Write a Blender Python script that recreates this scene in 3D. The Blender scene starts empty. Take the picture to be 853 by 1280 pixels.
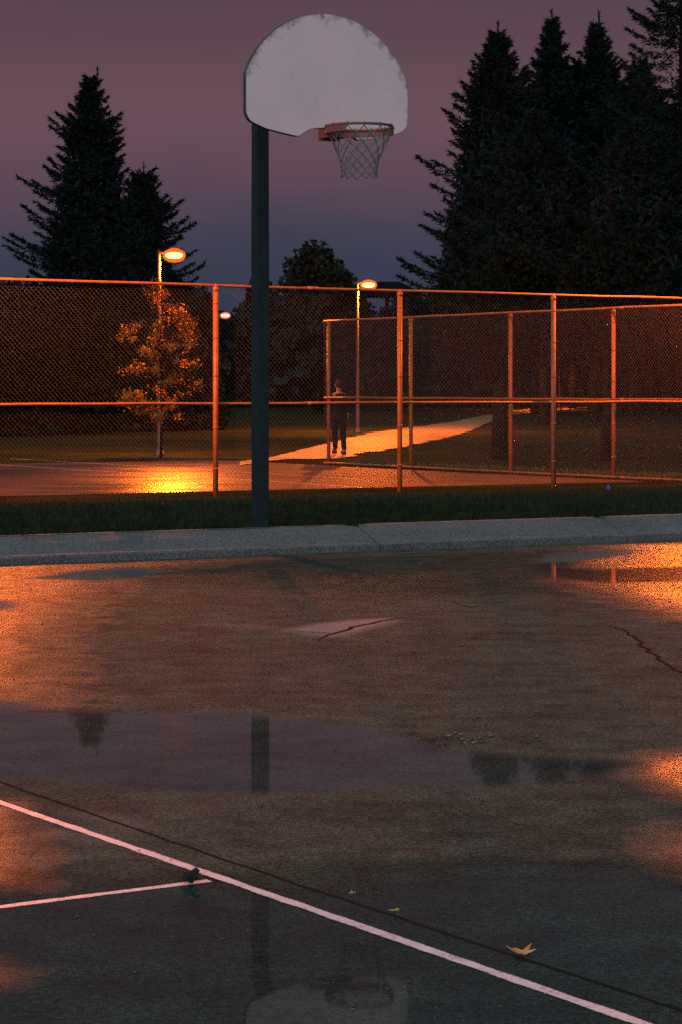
import bpy, bmesh, math, random
import numpy as np
from mathutils import Vector, Matrix
random.seed(7); RS = np.random.RandomState(11)
sc = bpy.context.scene; COL = sc.collection
R = math.radians; PI = math.pi

# ------------------------------------------------------------------ camera
F = 2900.0; HZ = 485.0; CZ = 1.2            # focal length in photo pixels, horizon row, eye height
cam = bpy.data.cameras.new('camera'); co = bpy.data.objects.new('camera', cam); COL.objects.link(co)
co.location = (0, 0, CZ); co.rotation_euler = (R(90), 0, 0)
cam.sensor_fit = 'VERTICAL'; cam.sensor_height = 36.0; cam.sensor_width = 24.0
cam.lens = 36.0 * F / 1280.0; cam.shift_y = -(640 - HZ) / 1280.0
cam.clip_start = 0.1; cam.clip_end = 3000
sc.camera = co
def at(px, py, D): return Vector(((px - 426.5) * D / F, D, CZ - (py - HZ) * D / F))

# ------------------------------------------------------------------ terrain
CS = 0.53; CN = math.sqrt(1 + CS * CS)
def vdist(X, Y): return (Y - 16.94 - CS * X) / CN        # distance behind the kerb's front foot
def lerpt(x, pts):
    if x <= pts[0][0]: return pts[0][1]
    for (a, b), (c, d) in zip(pts, pts[1:]):
        if x <= c: return b + (d - b) * (x - a) / (c - a)
    return pts[-1][1]
def h(X, Y):
    v = vdist(X, Y)
    if v < 0.3: return -0.12
    z = lerpt(v, [(0.3, .172), (1.2, .175), (4, .10), (15, -.37), (19, -.44)])
    if Y > 40: z = max(z, lerpt(Y, [(53, -.44), (75, -.25), (120, .22), (150, .9), (260, 2.0), (2000, 2.0)]))
    return z
def ground_at(px, py):
    lo, hi = 19.0, 200.0
    for _ in range(50):
        m = (lo + hi) / 2
        y = HZ + (CZ - h((px - 426.5) * m / F, m)) * F / m
        if y > py: lo = m
        else: hi = m
    return ((px - 426.5) * lo / F, lo)
def court_at(px, py):
    D = CZ * F / (py - HZ); return ((px - 426.5) * D / F, D)

# ------------------------------------------------------------------ object helpers
def tag(o, label=None, cat=None, group=None, kind=None):
    if label: o['label'] = label
    if cat: o['category'] = cat
    if group: o['group'] = group
    if kind: o['kind'] = kind
    return o
def link(name, me, mat=None, parent=None, smooth=False):
    o = bpy.data.objects.new(name, me); COL.objects.link(o)
    if mat is not None and len(me.materials) == 0: me.materials.append(mat)
    if parent is not None: o.parent = parent
    if smooth:
        for p in me.polygons: p.use_smooth = True
    return o
def obj(name, bm, mat=None, parent=None, smooth=False):
    me = bpy.data.meshes.new(name); bm.to_mesh(me); bm.free()
    return link(name, me, mat, parent, smooth)
def thing(name, label, cat, loc=(0, 0, 0), rz=0, group=None):
    o = bpy.data.objects.new(name, None); COL.objects.link(o)
    o.location = loc; o.rotation_euler = (0, 0, rz); o.empty_display_size = .2
    return tag(o, label, cat, group)
def copy_tree(o, parent=None):
    c = o.copy(); COL.objects.link(c)
    if parent is not None: c.parent = parent
    for ch in [k for k in bpy.data.objects if k.parent == o]: copy_tree(ch, c)
    return c
def mesh_np(name, V, Fc, n):
    """V (N,3) verts, Fc (M,n) faces."""
    me = bpy.data.meshes.new(name)
    V = np.ascontiguousarray(V, dtype=np.float32); Fc = np.ascontiguousarray(Fc, dtype=np.int32)
    me.vertices.add(len(V)); me.vertices.foreach_set('co', V.ravel())
    me.loops.add(Fc.size); me.loops.foreach_set('vertex_index', Fc.ravel())
    me.polygons.add(len(Fc))
    me.polygons.foreach_set('loop_start', np.arange(0, Fc.size, n, dtype=np.int32))
    me.polygons.foreach_set('loop_total', np.full(len(Fc), n, dtype=np.int32))
    me.update(calc_edges=True); me.validate()
    return me
def box(bm, c, s, rot=None):
    r = bmesh.ops.create_cube(bm, size=1)
    M = Matrix.Translation(c) @ (rot if rot else Matrix.Identity(4)) @ Matrix.Diagonal((s[0], s[1], s[2], 1))
    bmesh.ops.transform(bm, matrix=M, verts=r['verts']); return r['verts']
def tube(bm, pts, rad, n=8, closed=False, cap=True, sq=False):
    pts = [Vector(p) for p in pts]; m = len(pts)
    rads = rad if hasattr(rad, '__len__') else [rad] * m
    rings = []; up = None
    for i, p in enumerate(pts):
        if closed: t = (pts[(i + 1) % m] - pts[i - 1])
        else: t = pts[min(i + 1, m - 1)] - pts[max(i - 1, 0)]
        t.normalize()
        if up is None:
            up = Vector((0, 0, 1)) if abs(t.z) < .9 else Vector((1, 0, 0))
        a = (up - t * up.dot(t)).normalized(); up = a; b = t.cross(a)
        ring = []
        for k in range(n):
            an = 2 * PI * (k + (.5 if sq else 0)) / n
            rr = rads[i] * (1.4142 if sq else 1)
            ring.append(bm.verts.new(p + (a * math.cos(an) + b * math.sin(an)) * rr))
        rings.append(ring)
    for i in range(m if closed else m - 1):
        A, B = rings[i], rings[(i + 1) % m]
        for k in range(n): bm.faces.new((A[k], A[(k + 1) % n], B[(k + 1) % n], B[k]))
    if cap and not closed:
        bm.faces.new(rings[0][::-1]); bm.faces.new(rings[-1])
def lathe(bm, prof, n=16, c=(0, 0, 0)):
    rings = []
    for r, z in prof:
        rings.append([bm.verts.new((c[0] + max(r, 1e-4) * math.cos(2 * PI * k / n), c[1] + max(r, 1e-4) * math.sin(2 * PI * k / n), c[2] + z)) for k in range(n)])
    for A, B in zip(rings, rings[1:]):
        for k in range(n): bm.faces.new((A[k], A[(k + 1) % n], B[(k + 1) % n], B[k]))
    bm.faces.new(rings[0][::-1]); bm.faces.new(rings[-1])

# ------------------------------------------------------------------ materials
def nt(name):
    m = bpy.data.materials.new(name); m.use_nodes = True
    t = m.node_tree; return m, t, t.nodes['Principled BSDF']
def N(t, kind, **kw):
    n = t.nodes.new(kind)
    for k, v in kw.items():
        if k in n.inputs.keys(): n.inputs[k].default_value = v
        else: setattr(n, k, v)
    return n
def noise(t, scale, detail=4, rough=.55, coord='Object', stretch=None):
    tc = t.nodes.new('ShaderNodeTexCoord'); src = tc.outputs[coord]
    if stretch:
        mp = t.nodes.new('ShaderNodeMapping'); mp.inputs['Scale'].default_value = stretch
        t.links.new(src, mp.inputs[0]); src = mp.outputs[0]
    n = t.nodes.new('ShaderNodeTexNoise'); n.inputs['Scale'].default_value = scale
    n.inputs['Detail'].default_value = detail; n.inputs['Roughness'].default_value = rough
    t.links.new(src, n.inputs['Vector']); return n.outputs['Fac']
def ramp(t, src, stops):
    r = t.nodes.new('ShaderNodeValToRGB'); e = r.color_ramp.elements
    while len(e) < len(stops): e.new(.5)
    for k, (p, c) in enumerate(stops):
        e[k].position = p; e[k].color = (c, c, c, 1) if not hasattr(c, '__len__') else (*c, 1)
    if src is not None: t.links.new(src, r.inputs[0])
    return r.outputs[0]
def mixc(t, f, a, b, blend='MIX'):
    m = t.nodes.new('ShaderNodeMix'); m.data_type = 'RGBA'; m.blend_type = blend
    for s, i in ((f, 0), (a, 6), (b, 7)):
        if hasattr(s, 'is_output'): t.links.new(s, m.inputs[i])
        elif i == 0: m.inputs[0].default_value = s
        else: m.inputs[i].default_value = (*s, 1)
    return m.outputs[2]
def math_(t, op, a, b=0.0, clamp=False):
    m = t.nodes.new('ShaderNodeMath'); m.operation = op; m.use_clamp = clamp
    for s, i in ((a, 0), (b, 1)):
        if hasattr(s, 'is_output'): t.links.new(s, m.inputs[i])
        else: m.inputs[i].default_value = s
    return m.outputs[0]
def bump(t, src, strength, dist, bsdf):
    b = t.nodes.new('ShaderNodeBump'); b.inputs['Strength'].default_value = strength; b.inputs['Distance'].default_value = dist
    t.links.new(src, b.inputs['Height']); t.links.new(b.outputs[0], bsdf.inputs['Normal']); return b
def attr(t, name):
    a = t.nodes.new('ShaderNodeAttribute'); a.attribute_name = name; return a.outputs['Fac']
def simple(name, a, b, scale=3, rough=.6, metal=0, bmp=0, bscale=60, lo=.35, hi=.65):
    m, t, p = nt(name)
    c = ramp(t, noise(t, scale), [(lo, a), (hi, b)]); t.links.new(c, p.inputs['Base Color'])
    p.inputs['Roughness'].default_value = rough; p.inputs['Metallic'].default_value = metal
    if bmp: bump(t, noise(t, bscale), bmp, .01, p)
    return m
def emis(name, col, s):
    m, t, p = nt(name); p.inputs['Base Color'].default_value = (*col, 1)
    p.inputs['Emission Color'].default_value = (*col, 1); p.inputs['Emission Strength'].default_value = s; return m

M = {}
M['sodium_galv'] = simple('galvanised', (.24, .085, .016), (.34, .125, .025), 9, .5, 0)  # orange of the sodium light put into the metal's base colour
M['wire'] = simple('wire', (.045, .046, .050), (.075, .075, .08), 30, .5, 0)
M['dull_metal'] = simple('dull_galvanised', (.12, .06, .04), (.17, .11, .085), 7, .7, .1)  # darker, duller brown for one near fence post
M['post_paint'] = simple('dark_pole_paint', (.008, .018, .021), (.013, .028, .031), 6, .55, 0, .3, 90)
M['lamp_metal'] = simple('lamp_metal', (.03, .028, .026), (.05, .047, .043), 5, .5, .2)
M['lens'] = emis('sodium_lens', (1.0, .42, .12), 16)
def halo_mat():  # see-through orange emission that imitates the glow around a bulb
    m, t, p = nt('lamp_halo'); e = t.nodes.new('ShaderNodeEmission'); e.inputs[0].default_value = (1, .13, .015, 1); e.inputs[1].default_value = 1.4
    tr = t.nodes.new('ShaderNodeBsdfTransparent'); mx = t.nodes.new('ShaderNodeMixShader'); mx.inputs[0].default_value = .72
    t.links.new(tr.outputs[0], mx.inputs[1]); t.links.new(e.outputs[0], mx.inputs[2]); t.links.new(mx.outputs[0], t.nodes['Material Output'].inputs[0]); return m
M['halo_globe'] = halo_mat()
M['lens_white'] = emis('pale_lens', (1.0, .72, .55), 12)
M['bark'] = simple('bark', (.007, .008, .007), (.016, .015, .012), 12, .9, 0, .6, 30)
def leafmat(name, a, b, scale=1.2):
    m, t, p = nt(name)
    c = ramp(t, noise(t, scale, 3), [(.35, a), (.65, b)]); t.links.new(c, p.inputs['Base Color'])
    p.inputs['Roughness'].default_value = .9; p.inputs['Specular IOR Level'].default_value = .0
    return m
M['needle'] = leafmat('spruce_needles', (.008, .019, .021), (.014, .028, .029), .8)

M['leaf'] = leafmat('broad_leaves', (.010, .020, .019), (.018, .032, .028), 1.5)
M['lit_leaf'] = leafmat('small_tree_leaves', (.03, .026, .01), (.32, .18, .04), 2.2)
M['bush'] = leafmat('bush_leaves', (.004, .009, .009), (.008, .015, .013), 1.5)
M['wood_far'] = leafmat('woodland_leaves', (.008, .018, .019), (.015, .028, .028), .5)
M['blade'] = leafmat('grass_blades', (.012, .028, .020), (.030, .040, .022), 4)
M['bark'].node_tree.nodes['Principled BSDF'].inputs['Specular IOR Level'].default_value = 0

M['lit_weed'] = leafmat('lit_weed_blades', (.045, .055, .02), (.10, .095, .03), 4)  # lamplight put into the colour: brighter than the lawn blades
M['denim'] = simple('dark_trousers', (.004, .005, .006), (.008, .009, .011), 20, .9)
M['jacket'] = simple('dark_jacket', (.004, .0045, .005), (.008, .0085, .009), 12, .85)
M['skin'] = simple('skin', (.16, .10, .075), (.2, .13, .09), 20, .8)
M['hair'] = simple('hair', (.012, .01, .008), (.025, .018, .014), 40, .7)
M['roof'] = simple('dark_roof', (.006, .008, .009), (.012, .014, .015), 3, .8)
M['timber'] = simple('dark_timber', (.008, .008, .008), (.014, .013, .012), 6, .8)

for _k in ('hair', 'jacket', 'denim', 'roof', 'timber', 'skin'): M[_k].node_tree.nodes['Principled BSDF'].inputs['Specular IOR Level'].default_value = 0
# --- basketball court surface (worn, wet concrete; standing water where the slab dips)
def court_mat():
    m, t, p = nt('wet_court')
    wet = attr(t, 'water'); patch = attr(t, 'patch'); damp = attr(t, 'damp'); dep = attr(t, 'depth')
    nb = noise(t, 1.1, 6, .62); nm = noise(t, 5.5, 5, .65); nf = noise(t, 55, 3, .7); ns = noise(t, 170, 2, .6)
    nw = noise(t, .8, 5, .6, stretch=(.6, 1, 1))
    w = math_(t, 'ADD', wet, math_(t, 'MULTIPLY', math_(t, 'SUBTRACT', nm, .5), .65))
    w = math_(t, 'ADD', w, math_(t, 'MULTIPLY', math_(t, 'SUBTRACT', nf, .5), .45))
    wm = ramp(t, w, [(.30, 0.0), (.70, 1.0)])
    base = ramp(t, nb, [(.3, (.060, .070, .068)), (.52, (.100, .112, .105)), (.72, (.138, .150, .138))])
    grit = ramp(t, ns, [(.36, (.30, .34, .34)), (.52, (1, 1, 1)), (.68, (1.9, 1.7, 1.5))])
    base = mixc(t, 1.0, base, grit, 'MULTIPLY')
    mid = ramp(t, nm, [(.3, (.50, .56, .57)), (.5, (.95, .95, .93)), (.7, (1.45, 1.32, 1.2))])
    base = mixc(t, 1.0, base, mid, 'MULTIPLY')
    base = mixc(t, 1.0, base, ramp(t, nf, [(.34, (.45, .48, .5)), (.5, (1, 1, 1)), (.66, (1.7, 1.6, 1.5))]), 'MULTIPLY')
    base = mixc(t, patch, base, (.50, .30, .29))
    dmp = math_(t, 'ADD', damp, math_(t, 'MULTIPLY', math_(t, 'SUBTRACT', nb, .5), 1.1))
    dmp = ramp(t, dmp, [(.3, 0.0), (.8, 1.0)])
    base = mixc(t, dmp, base, mixc(t, 1.0, base, (.30, .60, .62), 'MULTIPLY'))
    t.links.new(base, p.inputs['Base Color'])
    film = attr(t, 'film')
    fm = math_(t, 'ADD', film, math_(t, 'MULTIPLY', math_(t, 'SUBTRACT', nm, .5), .7)); fm = ramp(t, fm, [(.15, 0.0), (.45, .12), (.75, .45), (1.05 if False else 1.0, 1.0)])
    rd = math_(t, 'SUBTRACT', .60, math_(t, 'MULTIPLY', fm, .30))
    sp = math_(t, 'ADD', .004, math_(t, 'MULTIPLY', fm, .32)); t.links.new(sp, p.inputs['Specular IOR Level'])
    t.links.new(rd, p.inputs['Roughness']); p.inputs['IOR'].default_value = 1.33
    hh = math_(t, 'ADD', math_(t, 'MULTIPLY', nf, .6), math_(t, 'MULTIPLY', ns, .5))
    bump(t, hh, 1.0, .014, p)
    q = t.nodes.new('ShaderNodeBsdfPrincipled'); q.inputs['IOR'].default_value = 1.27; q.inputs['Roughness'].default_value = .025
    t.links.new(mixc(t, 1.0, base, (.55, .60, .66), 'MULTIPLY'), q.inputs['Base Color'])
    bump(t, noise(t, 7, 2, .5), .004, .01, q)
    mx = t.nodes.new('ShaderNodeMixShader'); t.links.new(math_(t, 'MULTIPLY', wm, dep, True), mx.inputs[0])
    t.links.new(p.outputs[0], mx.inputs[1]); t.links.new(q.outputs[0], mx.inputs[2]); t.links.new(mx.outputs[0], t.nodes['Material Output'].inputs[0])
    return m
M['court'] = court_mat()
def paint_mat():
    m, t, p = nt('worn_line_paint')
    n1 = noise(t, 14, 6, .7); n2 = noise(t, 90, 3, .7)
    c = ramp(t, n1, [(.3, (.84, .66, .78)), (.7, (.97, .82, .92))]); t.links.new(c, p.inputs['Base Color'])
    p.inputs['Roughness'].default_value = .5
    a = attr(t, 'edge')
    k = math_(t, 'ADD', a, math_(t, 'MULTIPLY', math_(t, 'SUBTRACT', n2, .5), 1.1))
    k = math_(t, 'ADD', k, math_(t, 'MULTIPLY', math_(t, 'SUBTRACT', n1, .5), .8))
    k = ramp(t, k, [(.46, 0.0), (1.0, 1.0)])
    tr = t.nodes.new('ShaderNodeBsdfTransparent'); mx = t.nodes.new('ShaderNodeMixShader')
    t.links.new(k, mx.inputs[0]); t.links.new(tr.outputs[0], mx.inputs[1]); t.links.new(p.outputs[0], mx.inputs[2])
    t.links.new(mx.outputs[0], t.nodes['Material Output'].inputs[0])
    return m
M['paint'] = paint_mat()
def crack_mat():
    m, t, p = nt('crack_fill')
    p.inputs['Base Color'].default_value = (.012, .016, .017, 1); p.inputs['Roughness'].default_value = .9; p.inputs['Specular IOR Level'].default_value = .02
    a = attr(t, 'edge'); n2 = noise(t, 60, 4, .7)
    k = math_(t, 'ADD', a, math_(t, 'MULTIPLY', math_(t, 'SUBTRACT', n2, .5), 1.4)); k = ramp(t, k, [(.3, 0.0), (.5, 1.0)])
    tr = t.nodes.new('ShaderNodeBsdfTransparent'); mx = t.nodes.new('ShaderNodeMixShader')
    t.links.new(k, mx.inputs[0]); t.links.new(tr.outputs[0], mx.inputs[1]); t.links.new(p.outputs[0], mx.inputs[2])
    t.links.new(mx.outputs[0], t.nodes['Material Output'].inputs[0])
    return m
M['crack'] = crack_mat()
def kerb_mat():
    m, t, p = nt('kerb_concrete')
    n1 = noise(t, 2.2, 5, .6); n2 = noise(t, 75, 3, .75)
    c = ramp(t, n1, [(.3, (.095, .10, .105)), (.7, (.15, .15, .155))])
    c = mixc(t, 1.0, c, ramp(t, n2, [(.34, (.3, .3, .3)), (.5, (1, 1, 1)), (.68, (1.9, 1.8, 1.8))]), 'MULTIPLY')
    t.links.new(c, p.inputs['Base Color']); p.inputs['Roughness'].default_value = .7
    bump(t, n2, .6, .01, p); return m
M['kerb'] = kerb_mat()
def ground_mat():
    m, t, p = nt('turf_soil')
    n1 = noise(t, .35, 5, .6); n2 = noise(t, 9, 4, .7)
    c = ramp(t, n1, [(.35, (.012, .022, .012)), (.65, (.026, .032, .014))])
    c = mixc(t, 1.0, c, ramp(t, n2, [(.3, (.5, .5, .5)), (.7, (1.5, 1.4, 1.3))]), 'MULTIPLY')
    t.links.new(c, p.inputs['Base Color']); p.inputs['Roughness'].default_value = .95; p.inputs['Specular IOR Level'].default_value = .0
    bump(t, n2, 1.0, .05, p); return m
M['turf'] = ground_mat()
def far_court_mat():
    m, t, p = nt('tennis_court_asphalt')
    n1 = noise(t, .55, 4, .6, stretch=(1, 1, 1)); n2 = noise(t, 30, 3, .7)
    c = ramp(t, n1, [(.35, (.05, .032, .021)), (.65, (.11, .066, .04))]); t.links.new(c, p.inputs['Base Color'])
    f = attr(t, 'film'); nn = noise(t, 1.1, 5, .65, stretch=(.22, 1, 1))
    k = ramp(t, math_(t, 'ADD', f, math_(t, 'MULTIPLY', math_(t, 'SUBTRACT', nn, .5), 2.2)), [(.35, 0.0), (.75, 1.0)])
    t.links.new(math_(t, 'SUBTRACT', .6, math_(t, 'MULTIPLY', k, .38)), p.inputs['Roughness']); t.links.new(math_(t, 'ADD', .02, math_(t, 'MULTIPLY', k, .06)), p.inputs['Specular IOR Level'])
    bump(t, n2, .35, .01, p); return m
M['far_court'] = far_court_mat()
def path_mat():
    m, t, p = nt('path_concrete'); n1 = noise(t, .9, 5, .65); n2 = noise(t, 14, 4, .7)
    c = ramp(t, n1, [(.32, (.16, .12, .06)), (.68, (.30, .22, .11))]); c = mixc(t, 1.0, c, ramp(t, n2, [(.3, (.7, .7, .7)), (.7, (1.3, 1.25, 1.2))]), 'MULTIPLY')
    t.links.new(c, p.inputs['Base Color']); p.inputs['Roughness'].default_value = .6; p.inputs['Specular IOR Level'].default_value = .15; bump(t, n2, .5, .02, p)
    a = attr(t, 'edge'); k = ramp(t, math_(t, 'ADD', a, math_(t, 'MULTIPLY', math_(t, 'SUBTRACT', n1, .5), 1.5)), [(.25, 0.0), (.4, 1.0)])
    tr = t.nodes.new('ShaderNodeBsdfTransparent'); mx = t.nodes.new('ShaderNodeMixShader')
    t.links.new(k, mx.inputs[0]); t.links.new(tr.outputs[0], mx.inputs[1]); t.links.new(p.outputs[0], mx.inputs[2]); t.links.new(mx.outputs[0], t.nodes['Material Output'].inputs[0]); return m
M['path'] = path_mat()
def board_mat():
    m, t, p = nt('backboard_paint')
    tc = t.nodes.new('ShaderNodeTexCoord'); sx = t.nodes.new('ShaderNodeSeparateXYZ'); t.links.new(tc.outputs['Object'], sx.inputs[0])
    n1 = noise(t, 2.2, 5, .6); n2 = noise(t, 11, 5, .7); n3 = noise(t, 34, 3, .7)
    c = ramp(t, n1, [(.3, (.84, .68, .72)), (.55, (.97, .73, .79)), (.75, (.88, .79, .83))])
    c = mixc(t, ramp(t, n2, [(.58, 0.0), (.8, .35)]), c, (.35, .42, .46))
    # moss and dirt creeping in from the top arc and right rim (attribute = nearness to the arc)
    e = attr(t, 'rimdirt')
    k = math_(t, 'ADD', e, math_(t, 'MULTIPLY', math_(t, 'SUBTRACT', n2, .5), 2.2))
    c = mixc(t, ramp(t, k, [(.46, 0.0), (1.0, .75)]), c, (.10, .115, .06))
    c = mixc(t, ramp(t, n3, [(.70, 0.0), (.78, .5)]), c, (.2, .17, .15))
    t.links.new(c, p.inputs['Base Color']); p.inputs['Roughness'].default_value = .55
    return m
M['board'] = board_mat()
M['board_edge'] = simple('board_edge', (.05, .055, .05), (.10, .10, .09), 8, .7)
M['rim'] = simple('rim_paint', (.24, .06, .045), (.33, .10, .075), 12, .5)
M['net'] = simple('net_cord', (.11, .13, .14), (.20, .22, .23), 30, .9)

# ------------------------------------------------------------------ ground sheet
def grid(xs, ys, fz):
    xs = np.array(xs); ys = np.array(ys); nx, ny = len(xs), len(ys)
    V = np.array([(x, y, fz(x, y)) for y in ys for x in xs])
    i = np.arange(nx - 1)[None, :] + (np.arange(ny - 1) * nx)[:, None]; i = i.ravel()
    return V, np.stack([i, i + 1, i + 1 + nx, i + nx], 1)
xs = sorted(set([-900, -500, -300, -200, -140, -100, -80, -60, -45] + list(np.arange(-34, 34.1, 1.0)) + [45, 60, 80, 100, 140, 200, 300, 500, 900]))
ss = [-700, -300, -120, -50, -24, -8, -2, .15, .36, .45, 1, 1.5] + list(np.arange(2, 160, .9)) + [170, 190, 230, 300, 450, 700, 1100]
xs = np.array(xs); V = []
for s in ss:
    for x in xs:
        sl = CS * max(-34, min(34, x)); y = 16.94 + sl + s * CN
        V.append((x, y, h(x, y) if s > .3 else -.12))
nx, ny = len(xs), len(ss)
i = (np.arange(nx - 1)[None, :] + (np.arange(ny - 1) * nx)[:, None]).ravel()
g = link('ground', mesh_np('ground', np.array(V), np.stack([i, i + 1, i + 1 + nx, i + nx], 1), 4), M['turf'], smooth=True)
tag(g, kind='structure')

# ------------------------------------------------------------------ basketball court with water attribute
def poly_ground(pts): return np.array([court_at(*p) for p in pts])
def sdf(P, poly):
    """signed distance (positive inside) of points P (N,2)"""
    d = np.full(len(P), 1e9); inside = np.zeros(len(P), bool)
    n = len(poly)
    for a in range(n):
        A = poly[a]; B = poly[(a + 1) % n]; e = B - A; w = P - A
        tt = np.clip((w @ e) / (e @ e + 1e-12), 0, 1)
        q = w - tt[:, None] * e; d = np.minimum(d, np.hypot(q[:, 0], q[:, 1]))
        c = (A[1] > P[:, 1]) != (B[1] > P[:, 1])
        with np.errstate(divide='ignore', invalid='ignore'):
            xi = A[0] + (P[:, 1] - A[1]) * (B[0] - A[0]) / (B[1] - A[1])
        inside ^= c & (P[:, 0] < xi)
    return np.where(inside, d, -d)
water = [
    ([(-160, 885), (0, 886), (60, 890), (200, 891), (330, 896), (430, 905), (520, 925), (560, 938), (640, 944), (720, 948), (800, 952), (812, 958),
      (760, 968), (690, 979), (600, 984), (500, 982), (420, 988), (330, 992), (240, 990), (150, 984), (60, 976), (-160, 972)], .16, .78),
    ([(-60, 874), (20, 876), (48, 882), (30, 888), (-60, 890)], .10, .8),
    ([(-60, 748), (15, 751), (28, 757), (10, 763), (-60, 764)], .18, .8),
    ([(38, 723), (90, 714), (150, 709), (185, 709), (200, 715), (180, 722), (120, 726)], .2, .9),
    ([(680, 696), (710, 690), (760, 686), (812, 688), (775, 696), (722, 703), (705, 709), (740, 712), (853, 708), (1000, 700), (1000, 722), (853, 727), (760, 729), (700, 724), (670, 712)], .22, .8),
    ([(-200, 1122), (0, 1116), (120, 1112), (250, 1108), (330, 1112), (420, 1118), (520, 1098), (620, 1085), (760, 1086), (853, 1098), (1000, 1090), (1000, 1210),
      (900, 1218), (853, 1225), (800, 1240), (740, 1300), (600, 1420), (-200, 1420)], .26, .48),
]
damps = [([(60, 705), (1100, 670), (1100, 742), (500, 750), (300, 738), (60, 728)], .5, .75),
         ([(300, 985), (560, 990), (900, 1010), (900, 1075), (520, 1075), (380, 1040)], .25, .45),
         ([(-200, 1095), (300, 1085), (520, 1070), (1000, 1070), (1000, 1420), (-200, 1420)], .15, .9)]
films = [([(-300, 690), (120, 702), (330, 697), (300, 703), (160, 716), (120, 750), (70, 800), (80, 850), (70, 884), (-300, 884)], .35, .7),
         ([(-300, 990), (20, 1000), (60, 1060), (50, 1112), (-300, 1112)], .12, .7), ([(-300, 1190), (10, 1196), (36, 1218), (10, 1240), (-300, 1250)], .08, .8),
         ([(770, 680), (1200, 670), (1200, 790), (860, 775), (760, 745), (700, 725), (740, 715), (700, 700)], .3, .95),
         ([(770, 958), (820, 940), (1100, 925), (1100, 1010), (850, 1000), (800, 975)], .12, .9), ([(790, 1060), (830, 1030), (1100, 1020), (1100, 1110), (850, 1100)], .12, .65)]
patches = [([(357, 788), (395, 780), (440, 775), (485, 772), (497, 776), (470, 784), (445, 790), (420, 797), (395, 795)], .10, .85),
           ([(240, 778), (330, 781), (352, 784), (330, 787), (250, 782)], .10, .22),
           ([(95, 1012), (150, 1020), (195, 1038), (160, 1036), (110, 1022)], .05, .32),
           ([(40, 1040), (110, 1042), (170, 1050), (120, 1056), (50, 1052)], .06, .18)]
cx = list(np.arange(-30, -4, 1.0)) + list(np.arange(-4, 4.01, .04)) + list(np.arange(5, 31, 1.0))
cs = list(np.arange(-26, -12.6, .6)) + list(np.arange(-12.4, .02, .036)) + [.06]
V = np.array([(x, 16.94 + CS * x + s * CN, 0.0) for s in cs for x in cx]); nx, ny = len(cx), len(cs)
i = (np.arange(nx - 1)[None, :] + (np.arange(ny - 1) * nx)[:, None]).ravel()
me = mesh_np('basketball_court', V, np.stack([i, i + 1, i + 1 + nx, i + nx], 1), 4)
P = V[:, :2]
def put(me, name, vals):
    a = me.attributes.new(name, 'FLOAT', 'POINT'); a.data.foreach_set('value', np.ascontiguousarray(vals, dtype=np.float32))
wv = np.zeros(len(P)); dv = np.full(len(P), .30); pv = np.zeros(len(P))
dpv = np.full(len(P), .5)
for pts, soft, dd in water:
    k = np.clip(.5 + .5 * sdf(P, poly_ground(pts)) / soft, 0, 1); dpv = np.where(k > wv, dd, dpv); wv = np.maximum(wv, k)
put(me, 'depth', dpv)
for pts, soft, amt in damps: dv = np.maximum(dv, amt * np.clip(.5 + .5 * sdf(P, poly_ground(pts)) / soft, 0, 1))
for pts, soft, amt in patches: pv = np.maximum(pv, amt * np.clip(.5 + .9 * sdf(P, poly_ground(pts)) / soft, 0, 1))
fv = np.zeros(len(P))
for pts, soft, amt in films: fv = np.maximum(fv, amt * np.clip(.5 + .5 * sdf(P, poly_ground(pts)) / soft, 0, 1))
put(me, 'film', fv); put(me, 'water', wv); put(me, 'damp', dv); put(me, 'patch', pv)
court = link('basketball_court', me, M['court']); tag(court, kind='structure')

def strip(name, pts, w, z, mat, wob=0.0, step=.05, taper=False):
    """thin sheet following ground points, with an 'edge' attribute 0 at its border and 1 at its centre"""
    P = [Vector((a, b)) for a, b in pts]; Q = []
    for a, b in zip(P, P[1:]):
        k = max(1, int((b - a).length / step)); Q += [a + (b - a) * q / k for q in range(k)]
    Q.append(P[-1]); V = []; E = []; n = len(Q); drift = 0
    for q, p in enumerate(Q):
        d = (Q[min(q + 1, n - 1)] - Q[max(q - 1, 0)]).normalized(); nn = Vector((-d.y, d.x))
        drift = drift * .8 + random.uniform(-wob, wob)
        ww = w * (1 + random.uniform(-.12, .12)) * (math.sin(PI * min(1, max(0.05, q / n))) ** .5 if taper else 1)
        for s, e in ((-.5, 0), (-.3, 1), (.3, 1), (.5, 0)):
            c = p + nn * (s * ww + drift); V.append((c.x, c.y, z)); E.append(e)
    Fc = [(4 * q + k, 4 * q + k + 1, 4 * q + k + 5, 4 * q + k + 4) for q in range(n - 1) for k in range(3)]
    me = mesh_np(name, np.array(V), np.array(Fc)[:, ::-1], 4); put(me, 'edge', E)
    return tag(link(name, me, mat), kind='structure')
strip('painted_line', [court_at(-420, 858), court_at(0, 1003), court_at(265, 1094), court_at(800, 1279), court_at(1100, 1383)], .043, .0013, M['paint'], .0008)
strip('painted_line', [court_at(-300, 1162), court_at(0, 1134), court_at(262, 1101)], .040, .0009, M['paint'], .0006)
strip('slab_joint', [court_at(-300, 870), court_at(15, 983), court_at(200, 1047), court_at(430, 1125), court_at(650, 1197), court_at(853, 1264), court_at(1150, 1360)], .015, .0006, M['crack'], .0022, .03)
strip('slab_crack', [court_at(*p) for p in ((398, 799), (415, 793), (428, 789), (441, 784), (462, 780), (485, 775), (503, 772))], .030, .002, M['crack'], .006, .03, True)
strip('slab_crack', [court_at(*p) for p in ((357, 788), (380, 790), (412, 792))], .014, .003, M['crack'], .003, .03, True)
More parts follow.
